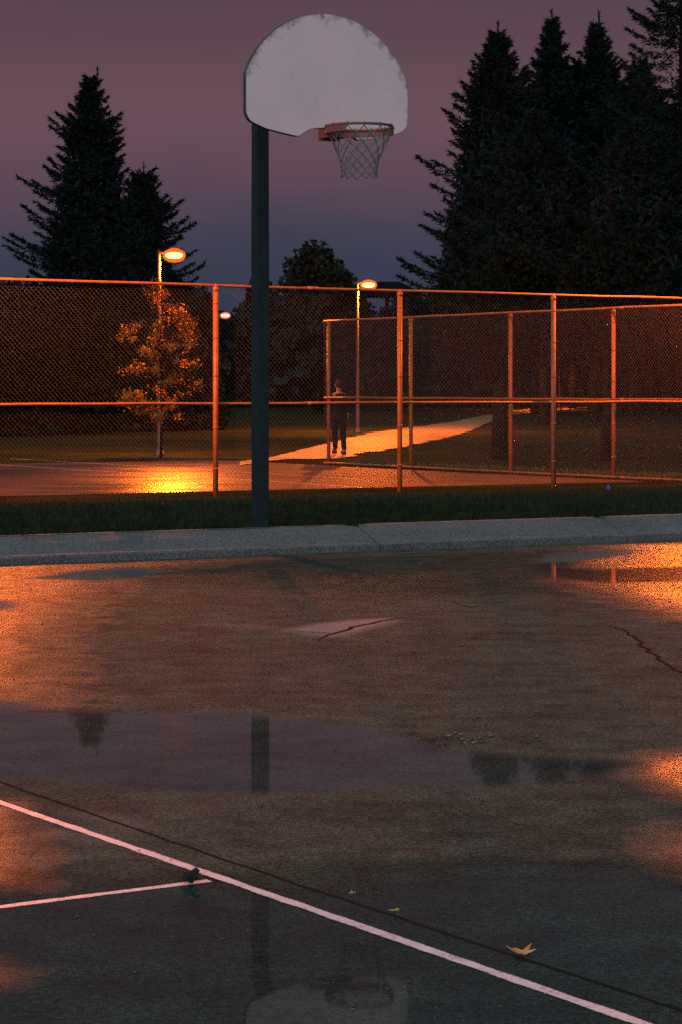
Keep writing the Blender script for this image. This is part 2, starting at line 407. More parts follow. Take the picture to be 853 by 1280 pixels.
strip('slab_crack', [court_at(*p) for p in ((758, 782), (777, 789), (797, 797), (800, 806), (812, 817), (828, 826), (842, 834), (870, 850))], .022, .002, M['crack'], .012, .03, True)
strip('slab_crack', [court_at(*p) for p in ((600, 757), (590, 760), (566, 752))], .012, .002, M['crack'], .006, .03, True)

# kerb of cast slabs
bm = bmesh.new(); kx = [-30, -24, -19, -15, -11, -8.0, -5.2, -2.34, .289, 2.238, 4.9, 7.5, 10.2, 13, 17, 22, 30]
tcv = Vector((1, CS, 0)).normalized(); ncv = Vector((-CS, 1, 0)).normalized()
prof = [(0.0, -.1), (0.0, .045), (.012, .058), (.06, .066), (.22, .125), (.36, .172), (.40, .176), (.42, .17), (.42, -.1)]
for a, b in zip(kx, kx[1:]):
    A = Vector((a, 16.94 + CS * a, 0)); B = Vector((b, 16.94 + CS * b, 0)); L = (B - A).length; k = max(2, int(L / .12)); dz = random.uniform(-.006, .006)
    ring0 = None
    for q in range(k + 1):
        s = (.006 if q == 0 else (L - .006 if q == k else L * q / k))
        jit = random.uniform(-.0015, .0015) if 0 < q < k else -.006
        ring = [bm.verts.new(A + tcv * s + ncv * (u + random.uniform(-.002, .002)) + Vector((0, 0, zz + dz + (jit if zz > 0 else 0)))) for u, zz in prof]
        if ring0:
            for j in range(len(prof) - 1): bm.faces.new((ring0[j], ring[j], ring[j + 1], ring0[j + 1]))
        else: bm.faces.new(ring)
        ring0 = ring
    bm.faces.new(ring0[::-1])
bmesh.ops.recalc_face_normals(bm, faces=bm.faces)
tag(obj('kerb', bm, M['kerb']), kind='structure')

# ------------------------------------------------------------------ grass, grit
def blades(name, P, hgt, wid, mat):
    n = len(P); an = RS.uniform(0, 2 * PI, n); hh = hgt * RS.uniform(.4, 1.3, n); ww = wid * RS.uniform(.6, 1.4, n)
    dx, dy = np.cos(an) * ww / 2, np.sin(an) * ww / 2; l1, l2 = RS.normal(0, .45, n) * hh, RS.normal(0, .45, n) * hh
    A = P + np.stack([dx, dy, np.full(n, -.01)], 1); B = P - np.stack([dx, dy, np.full(n, .01)], 1); C = P + np.stack([l1, l2, hh], 1)
    return link(name, mesh_np(name, np.stack([A, B, C], 1).reshape(-1, 3), np.arange(3 * n).reshape(-1, 3), 3), mat)
def scatter(n, x0, x1, v0, v1):
    X = RS.uniform(x0, x1, n); v = v0 + (v1 - v0) * RS.uniform(0, 1, n) ** 1.5; Y = 16.94 + CS * X + v * CN
    return np.array([(x, y, h(x, y)) for x, y in zip(X, Y)])
clump = lambda P: P[np.array([math.sin(p[0] * 3.1 + math.sin(p[1] * 2.3) * 2) * math.sin(p[1] * 2.7 + p[0]) > -.93 for p in P])]
gr = blades('grass', clump(scatter(110000, -6.5, 8.5, .43, 16)), .038, .012, M['blade'])
tag(gr, 'short dark green grass behind the kerb and up to the chain link fence', 'grass', kind='stuff')

# ------------------------------------------------------------------ basketball hoop
th = R(31.0); n_ = Vector((math.sin(th), -math.cos(th), 0)); t_ = Vector((math.cos(th), math.sin(th), 0))
BC = Vector((-.087, 16.3, 0)); ARM = .991; PB = BC - n_ * ARM
# local frame: x along board, -y towards the court
hoop = thing('basketball_hoop', 'fan shaped white backboard with red rim on a tall dark square pole', 'basketball hoop', (PB.x, PB.y, .165), th)
Z0 = -.165
bm = bmesh.new()
pts = [(0, 0, 0 - .1)] + [(0, 0, z) for z in (1.0, 2.0, 2.93)]
for k in range(1, 9):
    a = PI / 2 * k / 8; pts.append((0, -.17 * (1 - math.cos(a)), 2.93 + .17 * math.sin(a)))
pts.append((0, -.80, 3.10))
tube(bm, pts, .0485, 4, sq=True)
bmesh.ops.bevel(bm, geom=[e for e in bm.edges if e.calc_length() > .5], offset=.006, segments=2, affect='EDGES')
obj('pole', bm, M['post_paint'], hoop)
bm = bmesh.new()   # mounting frame behind the board
for z in (2.95, 3.27): box(bm, (0, -.925, z), (.72, .05, .05))
for x in (-.2, .2): box(bm, (x, -.87, 3.11), (.05, .05, .42))
box(bm, (0, -.825, 3.10), (.46, .05, .14))
obj('mounting_frame', bm, M['post_paint'], hoop)
# backboard outline (u, z)
HW = .663; zt = 3.83; zs = 3.375; rr = .71; zc = zt - rr
half = []
for k in range(0, 25):
    x = HW * math.sin(PI / 2 * k / 24) if k < 24 else HW
    half.append((x, zc + math.sqrt(rr * rr - x * x)))
half += [(HW, 3.25), (HW, 3.12), (HW - .004, 3.09), (HW - .018, 3.06), (HW - .042, 3.036), (HW - .075, 3.022), (.5, 2.992), (.38, 2.971), (.29, 2.957), (.25, 2.954), (.232, 2.958), (.21, 2.973), (.18, 2.992), (.145, 3.008), (.10, 3.018), (.05, 3.023)]
outline = half + [(0, 3.024)] + [(-x, z) for x, z in half[::-1]][:-1]
bm = bmesh.new(); yb = -.991
from mathutils import geometry
layers = []
def inner(s):
    out = []
    n = len(outline)
    for q in range(n):
        a, b, c = outline[q - 1], outline[q], outline[(q + 1) % n]
        d = Vector((c[0] - a[0], c[1] - a[1])).normalized(); nn = Vector((d.y, -d.x)); nn = nn if True else -nn
        out.append((b[0] + nn.x * s, b[1] + nn.y * s))
    return out
for (s, y) in ((0, yb + .036), (0, yb + .004), (.004, yb)):
    layers.append([bm.verts.new((x, y, z + Z0)) for x, z in inner(s)])
for A, B in zip(layers, layers[1:]):
    for q in range(len(A)): bm.faces.new((A[q], A[(q + 1) % len(A)], B[(q + 1) % len(A)], B[q]))
bm.faces.new(layers[0])
ff = bm.faces.new(layers[-1][::-1]); bmesh.ops.triangulate(bm, faces=[f for f in bm.faces if len(f.verts) > 4])
bmesh.ops.recalc_face_normals(bm, faces=bm.faces)
rim_e = [e for e in bm.edges if e.calc_length() > .07]
for _ in range(3):
    es = [e for e in bm.edges if e.calc_length() > .09]
    if es: bmesh.ops.subdivide_edges(bm, edges=es, cuts=1); bmesh.ops.triangulate(bm, faces=[f for f in bm.faces if len(f.verts) > 3])
me = bpy.data.meshes.new('backboard'); bm.to_mesh(me); bm.free(); me.materials.append(M['board']); me.materials.append(M['board_edge'])
for p in me.polygons: p.material_index = 0 if p.normal.y < -.95 else 1
dirt = []
for v in me.vertices:
    x, z = v.co.x, v.co.z - Z0
    r = math.hypot(x, z - zc); d = rr - r
    e = max(0, 1 - d / .13) if z > 3.3 else 0
    if x > .4: e = max(e, .75 * max(0, 1 - (HW - x) / .07))
    dirt.append(e * .75)
put(me, 'rimdirt', dirt)
bb = link('backboard', me, None, hoop)
# rim
RZ = 2.995 + Z0; RC = (0, yb - .415)
bm = bmesh.new(); tube(bm, [(RC[0] + .229 * math.cos(a), RC[1] + .229 * math.sin(a), RZ) for a in np.linspace(0, 2 * PI, 49)[:-1]], .0095, 8, closed=True)
rim = obj('rim', bm, M['rim'], hoop, True)
bm = bmesh.new()
arc = [(.232 * math.cos(a), RC[1] + .232 * math.sin(a)) for a in np.linspace(R(-35), R(215), 34)]
o_ = []
for x, y in arc: o_.append((bm.verts.new((x, y, RZ - .008)), bm.verts.new((x, y, RZ - .05)), bm.verts.new((x * 1.02, RC[1] + (y - RC[1]) * 1.02, RZ - .05)), bm.verts.new((x * 1.02, RC[1] + (y - RC[1]) * 1.02, RZ - .008))))
for A, B in zip(o_, o_[1:]):
    for q in range(4): bm.faces.new((A[q], A[(q + 1) % 4], B[(q + 1) % 4], B[q]))
bm.faces.new(o_[0]); bm.faces.new(o_[-1][::-1]); bmesh.ops.recalc_face_normals(bm, faces=bm.faces)
obj('rim_brace', bm, M['rim'], hoop)
bm = bmesh.new()
box(bm, (0, yb - .01, RZ - .02), (.17, .016, .085)); box(bm, (0, yb - .10, RZ - .004), (.15, .17, .008)); box(bm, (-.07, yb - .10, RZ - .026), (.01, .18, .04)); box(bm, (.07, yb - .10, RZ - .026), (.01, .18, .04))
for x in (-.06, .06):
    for z in (-.065, .015):
        pass
obj('rim_bracket', bm, M['rim'], hoop)
# net
bm = bmesh.new()
rows = [(0, .232), (-.055, .206), (-.11, .180), (-.155, .158), (-.195, .142), (-.232, .132), (-.268, .126), (-.302, .124), (-.335, .128)]
def node(j, i):
    a = 2 * PI * (i + .5 * (j % 2)) / 12 + .13; jr = rows[j]
    rnd = random.Random(j * 100 + i % 12); return Vector((jr[1] * math.cos(a) + rnd.uniform(-.004, .004), RC[1] + jr[1] * math.sin(a) + rnd.uniform(-.004, .004), RZ - .012 + jr[0] + rnd.uniform(-.004, .004)))
for j in range(len(rows) - 1):
    for i_ in range(12):
        a = node(j, i_)
        for b in ((node(j + 1, i_), node(j + 1, i_ - 1)) if j % 2 == 0 else (node(j + 1, i_), node(j + 1, (i_ + 1) % 12))):
            tube(bm, [a, (a + b) / 2 + Vector((0, 0, -.004)), b], .0034, 5, cap=False)
for i_ in range(12):
    a = 2 * PI * i_ / 12 + .13; c = Vector((.229 * math.cos(a), RC[1] + .229 * math.sin(a), RZ)); rad = Vector((math.cos(a), math.sin(a), 0))
    tube(bm, [c + rad * .014 * math.cos(q) + Vector((0, 0, .015 * math.sin(q) - .002)) for q in np.linspace(0, 2 * PI, 9)[:-1]], .0032, 4, closed=True)
obj('net', bm, M['net'], hoop)

# ------------------------------------------------------------------ chain link fences
def chain_mesh(name, A, B, z0, z1, off, mat, parent, barb=.045, seed=1):
    rs = np.random.RandomState(seed); a = .036; d = (B - A); L = d.length; d = d / L; nn = Vector((-d.y, d.x, 0)) * off
    nw = int(L / a); nl = int((z1 - z0) / a); k = np.arange(nw)[:, None]; j = np.arange(nl + 2)[None, :]
    s = (k + ((j + k) % 2)) * a; s = s + 0 * j
    z = z0 + j * a + 0 * k; z = z.astype(float)
    z[:, -1] = z[:, -2] + barb * .6
    s = s.astype(float); s[:, -1] = s[:, -2] + .012
    bulge = .012 * np.sin(s * 1.3 + z * .9) + .006 * np.sin(s * 4.1)
    dep = np.where((j + k) % 2 == 0, .0018, -.0018) + bulge * 0.6
    X = A.x + d.x * s + nn.x / off * (off + dep); Y = A.y + d.y * s + nn.y / off * (off + dep)
    z = z + .010 * np.sin(s * .8)
    C = np.stack([X, Y, z], -1); r = .0018
    rings = []
    for q in range(3):
        an = 2 * PI * q / 3 + .5; o = np.array([d.x * math.cos(an) - d.y * math.sin(an), d.y * math.cos(an) + d.x * math.sin(an), .35 * math.cos(an + 1)]) * r
        rings.append(C + o)
    V = np.stack(rings, 2)      # nw, nl+2, 3, 3
    nlv = nl + 2; idx = np.arange(nw * nlv * 3).reshape(nw, nlv, 3); Fc = []
    for q in range(3):
        q2 = (q + 1) % 3
        Fc.append(np.stack([idx[:, :-1, q], idx[:, :-1, q2], idx[:, 1:, q2], idx[:, 1:, q]], -1).reshape(-1, 4))
    V = V.reshape(-1, 3) - np.array(parent.location)
    return link('chain_link', mesh_np('chain_link', V, np.concatenate(Fc), 4), mat, parent)
def fence(label, P0, P1, posts, z0f, H, zmid, off, seed, bottom=False, matlist=None):
    root = thing('chain_link_fence', label, 'fence', (P0.x, P0.y, z0f(P0)))
    o0 = Vector(root.location); d = (P1 - P0).normalized()
    def rail(name, z, r, wob=.006):
        bm = bmesh.new(); L = (P1 - P0).length; k = int(L / .8)
        pts = [P0 + d * (L * q / k) - o0 + Vector((0, 0, o0.z + z + random.uniform(-wob, wob))) for q in range(k + 1)]
        for p in pts: p.z = p.z
        tube(bm, pts, r, 8)
        for q in range(1, int(L / 6.1) + 1):
            c = P0 + d * (q * 6.1 - 3.6) - o0; c.z = z; tube(bm, [c - d * .09, c + d * .09], r * 1.16, 8)
        for q in range(int(L / .55)):
            c = P0 + d * (q * .55 + .2) - o0; c.z = z; tube(bm, [c - d * .004, c + d * .004], r * 1.12, 6)
        return obj(name, bm, M['sodium_galv'], root, True)
    def pz(z): return z - 0 * o0.z
    rail('top_rail', z0f(P0) + H, .021); rail('middle_rail', zmid, .021)
    if bottom: rail('bottom_rail', z0f(P0) + .05, .021)
    for q, Xp in enumerate(posts):
        tt = (Xp - P0.x) / (P1.x - P0.x); p = P0 + (P1 - P0) * tt - o0; zb = z0f(P0)
        bm = bmesh.new(); side = Vector((-d.y, d.x, 0)) * (-.0 * off)
        r = .038
        c = Vector((p.x, p.y, 0)) + Vector((-d.y, d.x, 0)) * (-.062 if off > 0 else .062) * 1.0
        tube(bm, [c + Vector((0, 0, zb - .35)), c + Vector((0, 0, zb + H - .06))], r, 14)
        for zz in (zb + .4, zb + 1.0, zb + 1.75, zb + 2.3, zb + 2.8): tube(bm, [c + Vector((0, 0, zz - .011)), c + Vector((0, 0, zz + .011))], r * 1.1, 14)
        po = obj('post', bm, (matlist or {}).get(q, M['sodium_galv']), root, True)
        bm = bmesh.new(); lathe(bm, [(r * 1.12, -.03), (r * 1.14, .01), (r * .95, .03), (r * .5, .05), (.008, .058), (.006, .085)], 12, c + Vector((0, 0, zb + H - .06)))
        obj('post_cap', bm, M['sodium_galv'], po, True)
    root.location.z = 0
    return root
def zf(v): return lambda p: v
NA = Vector((-7.6, 34.9 - .66 * 7.6, 0)); NC = Vector((6.27, 34.9 + .66 * 6.27, 0))
near = fence('tall galvanised chain link fence along the grass, nearer of the two, with smooth rails', NA, NC, [-4.95, -1.852, .863, 3.36, 6.12], zf(-.37), 3.06, .975, .035, 1, matlist={3: M['dull_metal'], 2: M['sodium_galv']})
chain_mesh('chain_link', NA, NC, -.34, 2.68, .035, M['wire'], near, seed=2)
FA = Vector((6.32, 48.56 - 1.52 * 6.32, 0)); FB = Vector((-.36, 48.56 + 1.52 * .36, 0))
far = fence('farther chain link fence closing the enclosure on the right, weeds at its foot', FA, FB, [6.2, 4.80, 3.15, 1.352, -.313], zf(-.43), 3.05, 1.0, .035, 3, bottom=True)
chain_mesh('chain_link', FA, FB, -.39, 2.63, .035, M['wire'], far, seed=4)
# the mesh of the far fence hangs on the court side of its posts
# ------------------------------------------------------------------ enclosure court, path
bm = bmesh.new()
def Z(p, dz): return (p[0], p[1], h(p[0], p[1]) + dz)
u_ = (NC - NA).normalized(); w_ = (FB - FA).normalized()
A = NC + Vector((-.5, 1.0, 0)) ; 
c1 = Vector((5.2, 34.9 + .66 * 5.2 + 1.9, 0)); c0 = Vector((-30, 34.9 - .66 * 30 + 1.9, 0)); 
def inter(a, b):  # far fence line (shifted in) with far edge
    return a
fx = -2.77
nrow = 24; ncol = 30; P00 = Vector((-26, 34.9 - .66 * 26 + 1.9)); P10 = Vector((5.4, 34.9 + .66 * 5.4 + 1.9)); P01 = Vector((-33.5, 54.6 - .66 * 33.5)); P11 = Vector((-2.95, 52.65))
V = []; 
for r_ in range(nrow + 1):
    for c_ in range(ncol + 1):
        a, b = r_ / nrow, c_ / ncol; q = (P00 * (1 - b) + P10 * b) * (1 - a) + (P01 * (1 - b) + P11 * b) * a
        V.append((q.x, q.y, -.428))
i = (np.arange(ncol)[None, :] + (np.arange(nrow) * (ncol + 1))[:, None]).ravel()
tm = mesh_np('tennis_court', np.array(V), np.stack([i, i + 1, i + 2 + ncol, i + 1 + ncol], 1), 4)
put(tm, 'film', [math.exp(-((x + 3.6) / 2.6) ** 2) * .75 for x, y, z in V]); tag(link('tennis_court', tm, M['far_court']), kind='structure')
def fl(x0, d0, x1, d1, w=.06):
    strip('painted_line', [(x0, d0), (x1, d1)], w, -.423, M['paint'], 0, .3)
fl(-1.2, 40.3, -9.3, 52.0 - .0); fl(.35, 37.9, -1.2, 40.3)
fl(-1.2 + 1.6, 41.3, -7.6, 53.3 - 0, .05)
up = [(300, 578), (345, 571), (400, 556), (450, 543.5), (500, 534.5), (570, 526), (640, 513), (735, 503.5), (820, 500)]
lo = [(300, 584), (345, 577), (420, 576), (470, 568), (520, 560), (575, 546), (645, 520), (740, 511), (830, 506)]
V = []; 
def resample(pts, n=60):
    g = [Vector(ground_at(*p)) for p in pts]; L = [0]
    for a, b in zip(g, g[1:]): L.append(L[-1] + 1)
    out = []
    for q in range(n + 1):
        s = L[-1] * q / n; k = min(int(s), len(g) - 2); f = s - k
        p0, p1, p2, p3 = g[max(k - 1, 0)], g[k], g[k + 1], g[min(k + 2, len(g) - 1)]
        out.append(.5 * ((2 * p1) + (p2 - p0) * f + (2 * p0 - 5 * p1 + 4 * p2 - p3) * f * f + (3 * p1 - p0 - 3 * p2 + p3) * f ** 3))
    return out
UU, LL = resample(up), resample(lo)
for a, b in zip(UU, LL):
    for k in range(7):
        q = a + (b - a) * k / 6; V.append((q.x, q.y, h(q.x, q.y) + .03))
i = (np.arange(6)[None, :] + (np.arange(60) * 7)[:, None]).ravel()
pm = mesh_np('path', np.array(V), np.stack([i, i + 1, i + 8, i + 7], 1), 4); put(pm, 'edge', [0, .6, 1, 1, 1, .6, 0] * 61); tag(link('path', pm, M['path']), kind='structure')
# weeds along the far fence foot and rough grass beyond it
W = []
for _ in range(9000):
    tt = random.random(); p = FA + (FB - FA) * tt; o = abs(random.gauss(0, .5)) + .06; q = p + Vector((.83, .55, 0)) * o; W.append((q.x, q.y, h(q.x, q.y)))
for _ in range(14000):
    px = random.uniform(250, 900); D = random.uniform(50, 80); x = (px - 426.5) * D / F
    if D > 48.56 - 1.52 * x + .5 and D > 54.6 + .66 * x: 
        pth = any((Vector((x, D)) - (a + b) / 2).length < (a - b).length / 2 + .2 for a, b in zip(UU[::3], LL[::3]))
        if not pth: W.append((x, D, h(x, D)))
tag(blades('grass', np.array(W), .13, .035, M['lit_weed']), 'rough grass and weeds beyond the far fence and beside the lit path', 'grass', kind='stuff')

# ------------------------------------------------------------------ street lamps
def make_lamp(label, lens, H=4.85, side=1):
    root = thing('street_lamp', label, 'street lamp')
    bm = bmesh.new(); lathe(bm, [(.14, 0), (.14, .05), (.10, .12), (.065, .2), (.05, H * .5), (.04, H - .08), (.04, H + .05), (.028, H + .08)], 12)
    obj('pole', bm, M['lamp_metal'], root, True)
    bm = bmesh.new(); tube(bm, [(0, 0, H - .03), (side * .06, 0, H + .02), (side * .16, 0, H + .035)], .022, 8); obj('arm', bm, M['lamp_metal'], root, True)
    hd = bmesh.new(); n = 20
    lathe(hd, [(.10, .09), (.12, .10), (.09, .125), (.02, .14)], n, (side * .36, 0, H + .03)); 
    hdo = obj('lamp_head', hd, M['lamp_metal'], root, True)
    bm = bmesh.new(); lathe(bm, [(.02, -.155), (.12, -.145), (.19, -.115), (.215, -.075), (.19, -.035), (.12, -.01), (.02, 0)], n, (side * .36, 0, H + .03)); obj('bulb', bm, lens, hdo, True)
    bm = bmesh.new(); lathe(bm, [(.03, -.25), (.13, -.235), (.215, -.19), (.27, -.12), (.275, -.05), (.23, .02), (.13, .07), (.04, .09)], n, (side * .36, 0, H + .03)); obj('lens', bm, M['halo_globe'], hdo, True)  # glowing globe added around the bulb as its halo
    return root
def lamp_light(root, energy, col, z=4.52, rad=.12, side=1, head=None):
    l = bpy.data.lights.new('lamp_bulb', 'POINT'); l.energy = energy; l.color = col; l.shadow_soft_size = rad
    o = bpy.data.objects.new('lamp_bulb', l); COL.objects.link(o); o.parent = root; o.location = (side * .36, 0, z)
SOD = (1.0, .158, .008)
def place_lamp(root, px, D, rz=0):
    x = (px - 426.5) * D / F; root.location = (x, D, h(x, D) - .02); root.rotation_euler.z = rz
L1 = make_lamp('glowing orange street lamp in front of the left spruce', M['lens']); place_lamp(L1, 199, 55.3); lamp_light(L1, 5200, SOD)
def dup_lamp(label):
    r = L1.copy(); COL.objects.link(r)
    for ch in [k for k in bpy.data.objects if k.parent == L1 and k.type == 'MESH']:
        c = ch.copy(); COL.objects.link(c); c.parent = r
        for g_ in [k for k in bpy.data.objects if k.parent == ch]:
            d_ = g_.copy(); COL.objects.link(d_); d_.parent = c
    r['label'] = label; return r
L2 = dup_lamp('glowing orange street lamp beside the lit path, its pole visible below'); place_lamp(L2, 447, 75); lamp_light(L2, 9000, SOD)
L3 = dup_lamp('orange street lamp just left of the frame, at the fence by the grass'); place_lamp(L3, -92, 29.6); L3.scale = (1, 1, 1.12); lamp_light(L3, 5000, SOD)
L4 = dup_lamp('orange street lamp just right of the frame, at the fence corner'); place_lamp(L4, 905, 38.0, PI); L4.scale = (1, 1, 1.15); lamp_light(L4, 3600, SOD)
L6 = dup_lamp('street lamp hidden among the right hand spruces above the far stretch of path'); place_lamp(L6, 700, 112, PI); L6.scale = (1, 1, .66); lamp_light(L6, 9000, SOD)
for o in (L1, L2, L3, L4, L6): o['group'] = 'orange street lamps'
L5 = make_lamp('small pale distant street lamp between the trees, just right of the near fence post', M['lens_white'], 4.85, 1); place_lamp(L5, 273, 118)
L5.location.z = 1.2 + (485 - 392) * 118 / F - 4.9

# ------------------------------------------------------------------ trees
def tris(name, A, B, C, mat, parent):
    n = len(A); return link(name, mesh_np(name, np.stack([A, B, C], 1).reshape(-1, 3), np.arange(3 * n).reshape(-1, 3), 3), mat, parent)
def spruce(label, px, py_tip, D, Rb, base_z=None, seed=1, group='tall spruces', full=1.0, zlow=.6, sparse=1.0, ex=.80):
    rs = np.random.RandomState(seed); x = (px - 426.5) * D / F; zb = h(x, D); ht = CZ + (HZ - py_tip) * D / F - zb
    root = thing('spruce_tree', label, 'tree', (x, D, zb), 0, group)
    bm = bmesh.new(); k = 12; lean = rs.normal(0, .004)
    tube(bm, [(lean * ht * q / k * 3, 0, ht * q / k) for q in range(k)] + [(lean * ht * 3, 0, ht * .985)], [(.24 - .235 * q / k) * ht / 18 for q in range(k + 1)], 9)
    obj('trunk', bm, M['bark'], root, True)
    PA, PD_, PL, PW = [], [], [], []
    def emit(p, d, l, w_): PA.append(p); PD_.append(d); PL.append(l); PW.append(w_)
    z = zlow
    while z < ht * .975:
        t = z / ht; Lb = Rb * (1 - t) ** ex * min(1, (1 - t) / .20) ** .55; nb = int(7 + 5 * (1 - t)); amp = rs.uniform(.78, 1.15)
        for b in range(nb):
            if rs.rand() > sparse: continue
            az = 2 * PI * (b + rs.uniform(-.4, .4)) / nb + z * 2.1; L = Lb * amp * rs.uniform(.70, 1.14) + .12
            if rs.rand() < .05: L *= 1.18
            zb_ = z + rs.normal(0, .10); n = int(L * 74 * full + 34)
            dr = np.array([math.cos(az), math.sin(az), 0.]); sd = np.array([-math.sin(az), math.cos(az), 0.])
            f = rs.rand(n) ** .75; rad = L * f; droop = rs.uniform(.10, .26) * (1 - t); up0 = .30 * t ** 1.5
            zz = zb_ + up0 * rad - droop * L * np.sin(f * PI * .62) + .20 * L * np.maximum(0, f - .6) ** 1.5 * 2
            tw = np.minimum((.16 + .20 * L) * np.sin(np.minimum(1, f * .9 + .22) * PI) + .03, .8)
            lat = rs.uniform(-1, 1, n) * tw
            p = dr * rad[:, None] + sd * lat[:, None]; p[:, 2] = zz - np.abs(lat) * .30 - np.abs(rs.normal(0, .17, n)) * (1.3 - f)
            d = dr * .8 + sd * (np.sign(lat) * .7)[:, None] + rs.normal(0, .45, (n, 3)); d[:, 2] += .55 * f - .25
            emit(p, d, rs.uniform(.15, .34, n), rs.uniform(.06, .115, n))
        z += rs.uniform(.46, .72) * (1.0 if t < .75 else .62)
    if sparse > .9:
        n = int(9000 * Rb / 4.5); t = rs.rand(n) ** 1.5 * .93; rad = Rb * (1 - t) ** ex * .50 * np.minimum(1, (1 - t) / .25) * np.sqrt(rs.rand(n)); az = rs.uniform(0, 2 * PI, n)
        emit(np.stack([rad * np.cos(az), rad * np.sin(az), zlow + (ht - zlow) * t], 1), rs.normal(0, 1, (n, 3)) - np.array([0, 0, .3]), rs.uniform(.25, .5, n), rs.uniform(.16, .30, n))
    n = 60; tz = rs.rand(n) * .9
    emit(np.stack([np.full(n, lean * ht * 3), np.zeros(n), ht - tz], 1), rs.normal(0, .5, (n, 3)) + np.array([0, 0, 1.0]), rs.uniform(.10, .30, n), np.full(n, .05))
    P_ = np.concatenate(PA); d = np.concatenate(PD_); d /= np.linalg.norm(d, axis=1)[:, None] + 1e-9; l = np.concatenate(PL)[:, None]; w_ = np.concatenate(PW)[:, None]
    sdv = np.cross(d, rs.normal(0, 1, d.shape)); sdv /= np.linalg.norm(sdv, axis=1)[:, None] + 1e-9
    tris('crown', P_ - sdv * w_ / 2, P_ + sdv * w_ / 2, P_ + d * l, M['needle'], root)
    return root
spruce('tallest spruce on the left, pointed top against the dusk sky', 113, 85, 121, 6.6, seed=3, ex=.76)
spruce('shorter spruce leaning against the right flank of the tall left spruce, behind the lamp', 178, 204, 119, 4.9, seed=5, ex=.62)
spruce('leftmost of the big right hand spruces, broad with layered boughs reaching towards the second lamp', 622, 28, 106, 6.4, seed=8, ex=.72, zlow=3.4)
spruce('narrow spruce tip right of the broad leftmost one, with a thin leader at its top', 690, 10, 109, 5.6, seed=9, ex=.88, zlow=3.4)
spruce('third spruce tip from the left in the right hand group, bushy top', 746, 16, 111, 5.8, seed=12, ex=.80, zlow=3.4)
spruce('spruce filling the dark mass between the two middle tips on the right', 716, 72, 114, 6.2, seed=14, ex=.62, zlow=3.4)
spruce('spruce in the dark mass below the loose topped conifer at the right edge', 800, 70, 108, 6.0, seed=16, ex=.6, zlow=3.4)
spruce('spruce crossing the right edge of the picture', 880, 60, 112, 6.2, seed=17, ex=.62)
spruce('dark spruce low in front of the right hand group, behind the far fence', 668, 130, 100, 5.4, seed=18, ex=.60, zlow=3.4)
spruce('dark spruce low in front of the right hand group, low behind the right end', 790, 150, 98, 5.6, seed=28, ex=.55, zlow=3.4)
spruce('tall loose conifer at the top right corner with open drooping boughs', 850, -75, 100, 4.4, seed=19, ex=.45, full=.9, sparse=.62, zlow=8)

def leafy(name, label, cat, px, D, H, clumps, nleaf, size, mat, seed, group=None, trunk_r=.1, stems=5, flat=1.0):
    """clumps: list of (dx, dy, z, r)"""
    rs = np.random.RandomState(seed); x = (px - 426.5) * D / F; root = thing(name, label, cat, (x, D, h(x, D)), 0, group)
    bm = bmesh.new()
    tube(bm, [(0, 0, -.1), (.03, 0, H * .25), (-.02, .03, H * .5), (0, 0, H * .8)], [trunk_r, trunk_r * .8, trunk_r * .55, trunk_r * .2], 8)
    for c in clumps[:stems * 3]:
        z0 = max(H * .15, min(H * .6, c[2] * .6)); tube(bm, [(0, 0, z0), (c[0] * .5, c[1] * .5, (z0 + c[2]) / 2 - .05), (c[0], c[1], c[2])], [trunk_r * .4, trunk_r * .25, trunk_r * .1], 5)
    obj('trunk', bm, M['bark'], root, True)
    tot = sum(c[3] ** 2 for c in clumps); A, B, C = [], [], []
    for c in clumps:
        n = max(8, int(nleaf * c[3] ** 2 / tot)); d = rs.normal(0, 1, (n, 3)); d /= np.linalg.norm(d, axis=1)[:, None]
        p = np.array(c[:3]) + d * (c[3] * np.minimum(np.abs(rs.normal(0, .75, n)) ** .8, 1.15))[:, None] * np.array([1, 1, flat])
        a = rs.normal(0, 1, (n, 3)); a /= np.linalg.norm(a, axis=1)[:, None]; b = np.cross(a, rs.normal(0, 1, (n, 3))); b /= np.linalg.norm(b, axis=1)[:, None]
        s = (size * rs.uniform(.6, 1.3, n))[:, None]
        A.append(p - a * s * .5); B.append(p + b * s * .45); C.append(p + a * s * .5)
        A.append(p - a * s * .5); B.append(p - b * s * .45); C.append(p + a * s * .5)
    tris('crown', np.concatenate(A), np.concatenate(B), np.concatenate(C), mat, root); return root
def ballclumps(rs, n, W, z0, z1, r0, r1, narrow=.3):
    out = []
    for q in range(n):
        t = rs.rand(); w = W * math.sqrt(max(0.05, 1 - ((t - .4) / .62) ** 2)); a = rs.uniform(0, 2 * PI); r = w * math.sqrt(rs.rand())
        out.append((r * math.cos(a), r * math.sin(a), z0 + (z1 - z0) * t, rs.uniform(r0, r1)))
    return out
rs = np.random.RandomState(21)
leafy('broadleaf_tree', 'round topped broadleaf tree silhouetted between the hoop pole and the second lamp', 'tree', 399, 104, 8.0, ballclumps(rs, 60, 1.6, 2.2, 7.1, .3, .7), 15000, .26, M['leaf'], 22, trunk_r=.2)
leafy('broadleaf_tree', 'low broadleaf tree on the right shoulder of the round topped one, under the second lamp', 'tree', 436, 106, 6.0, ballclumps(rs, 34, 1.2, 1.0, 5.0, .35, .7), 8500, .26, M['leaf'], 23, trunk_r=.15)
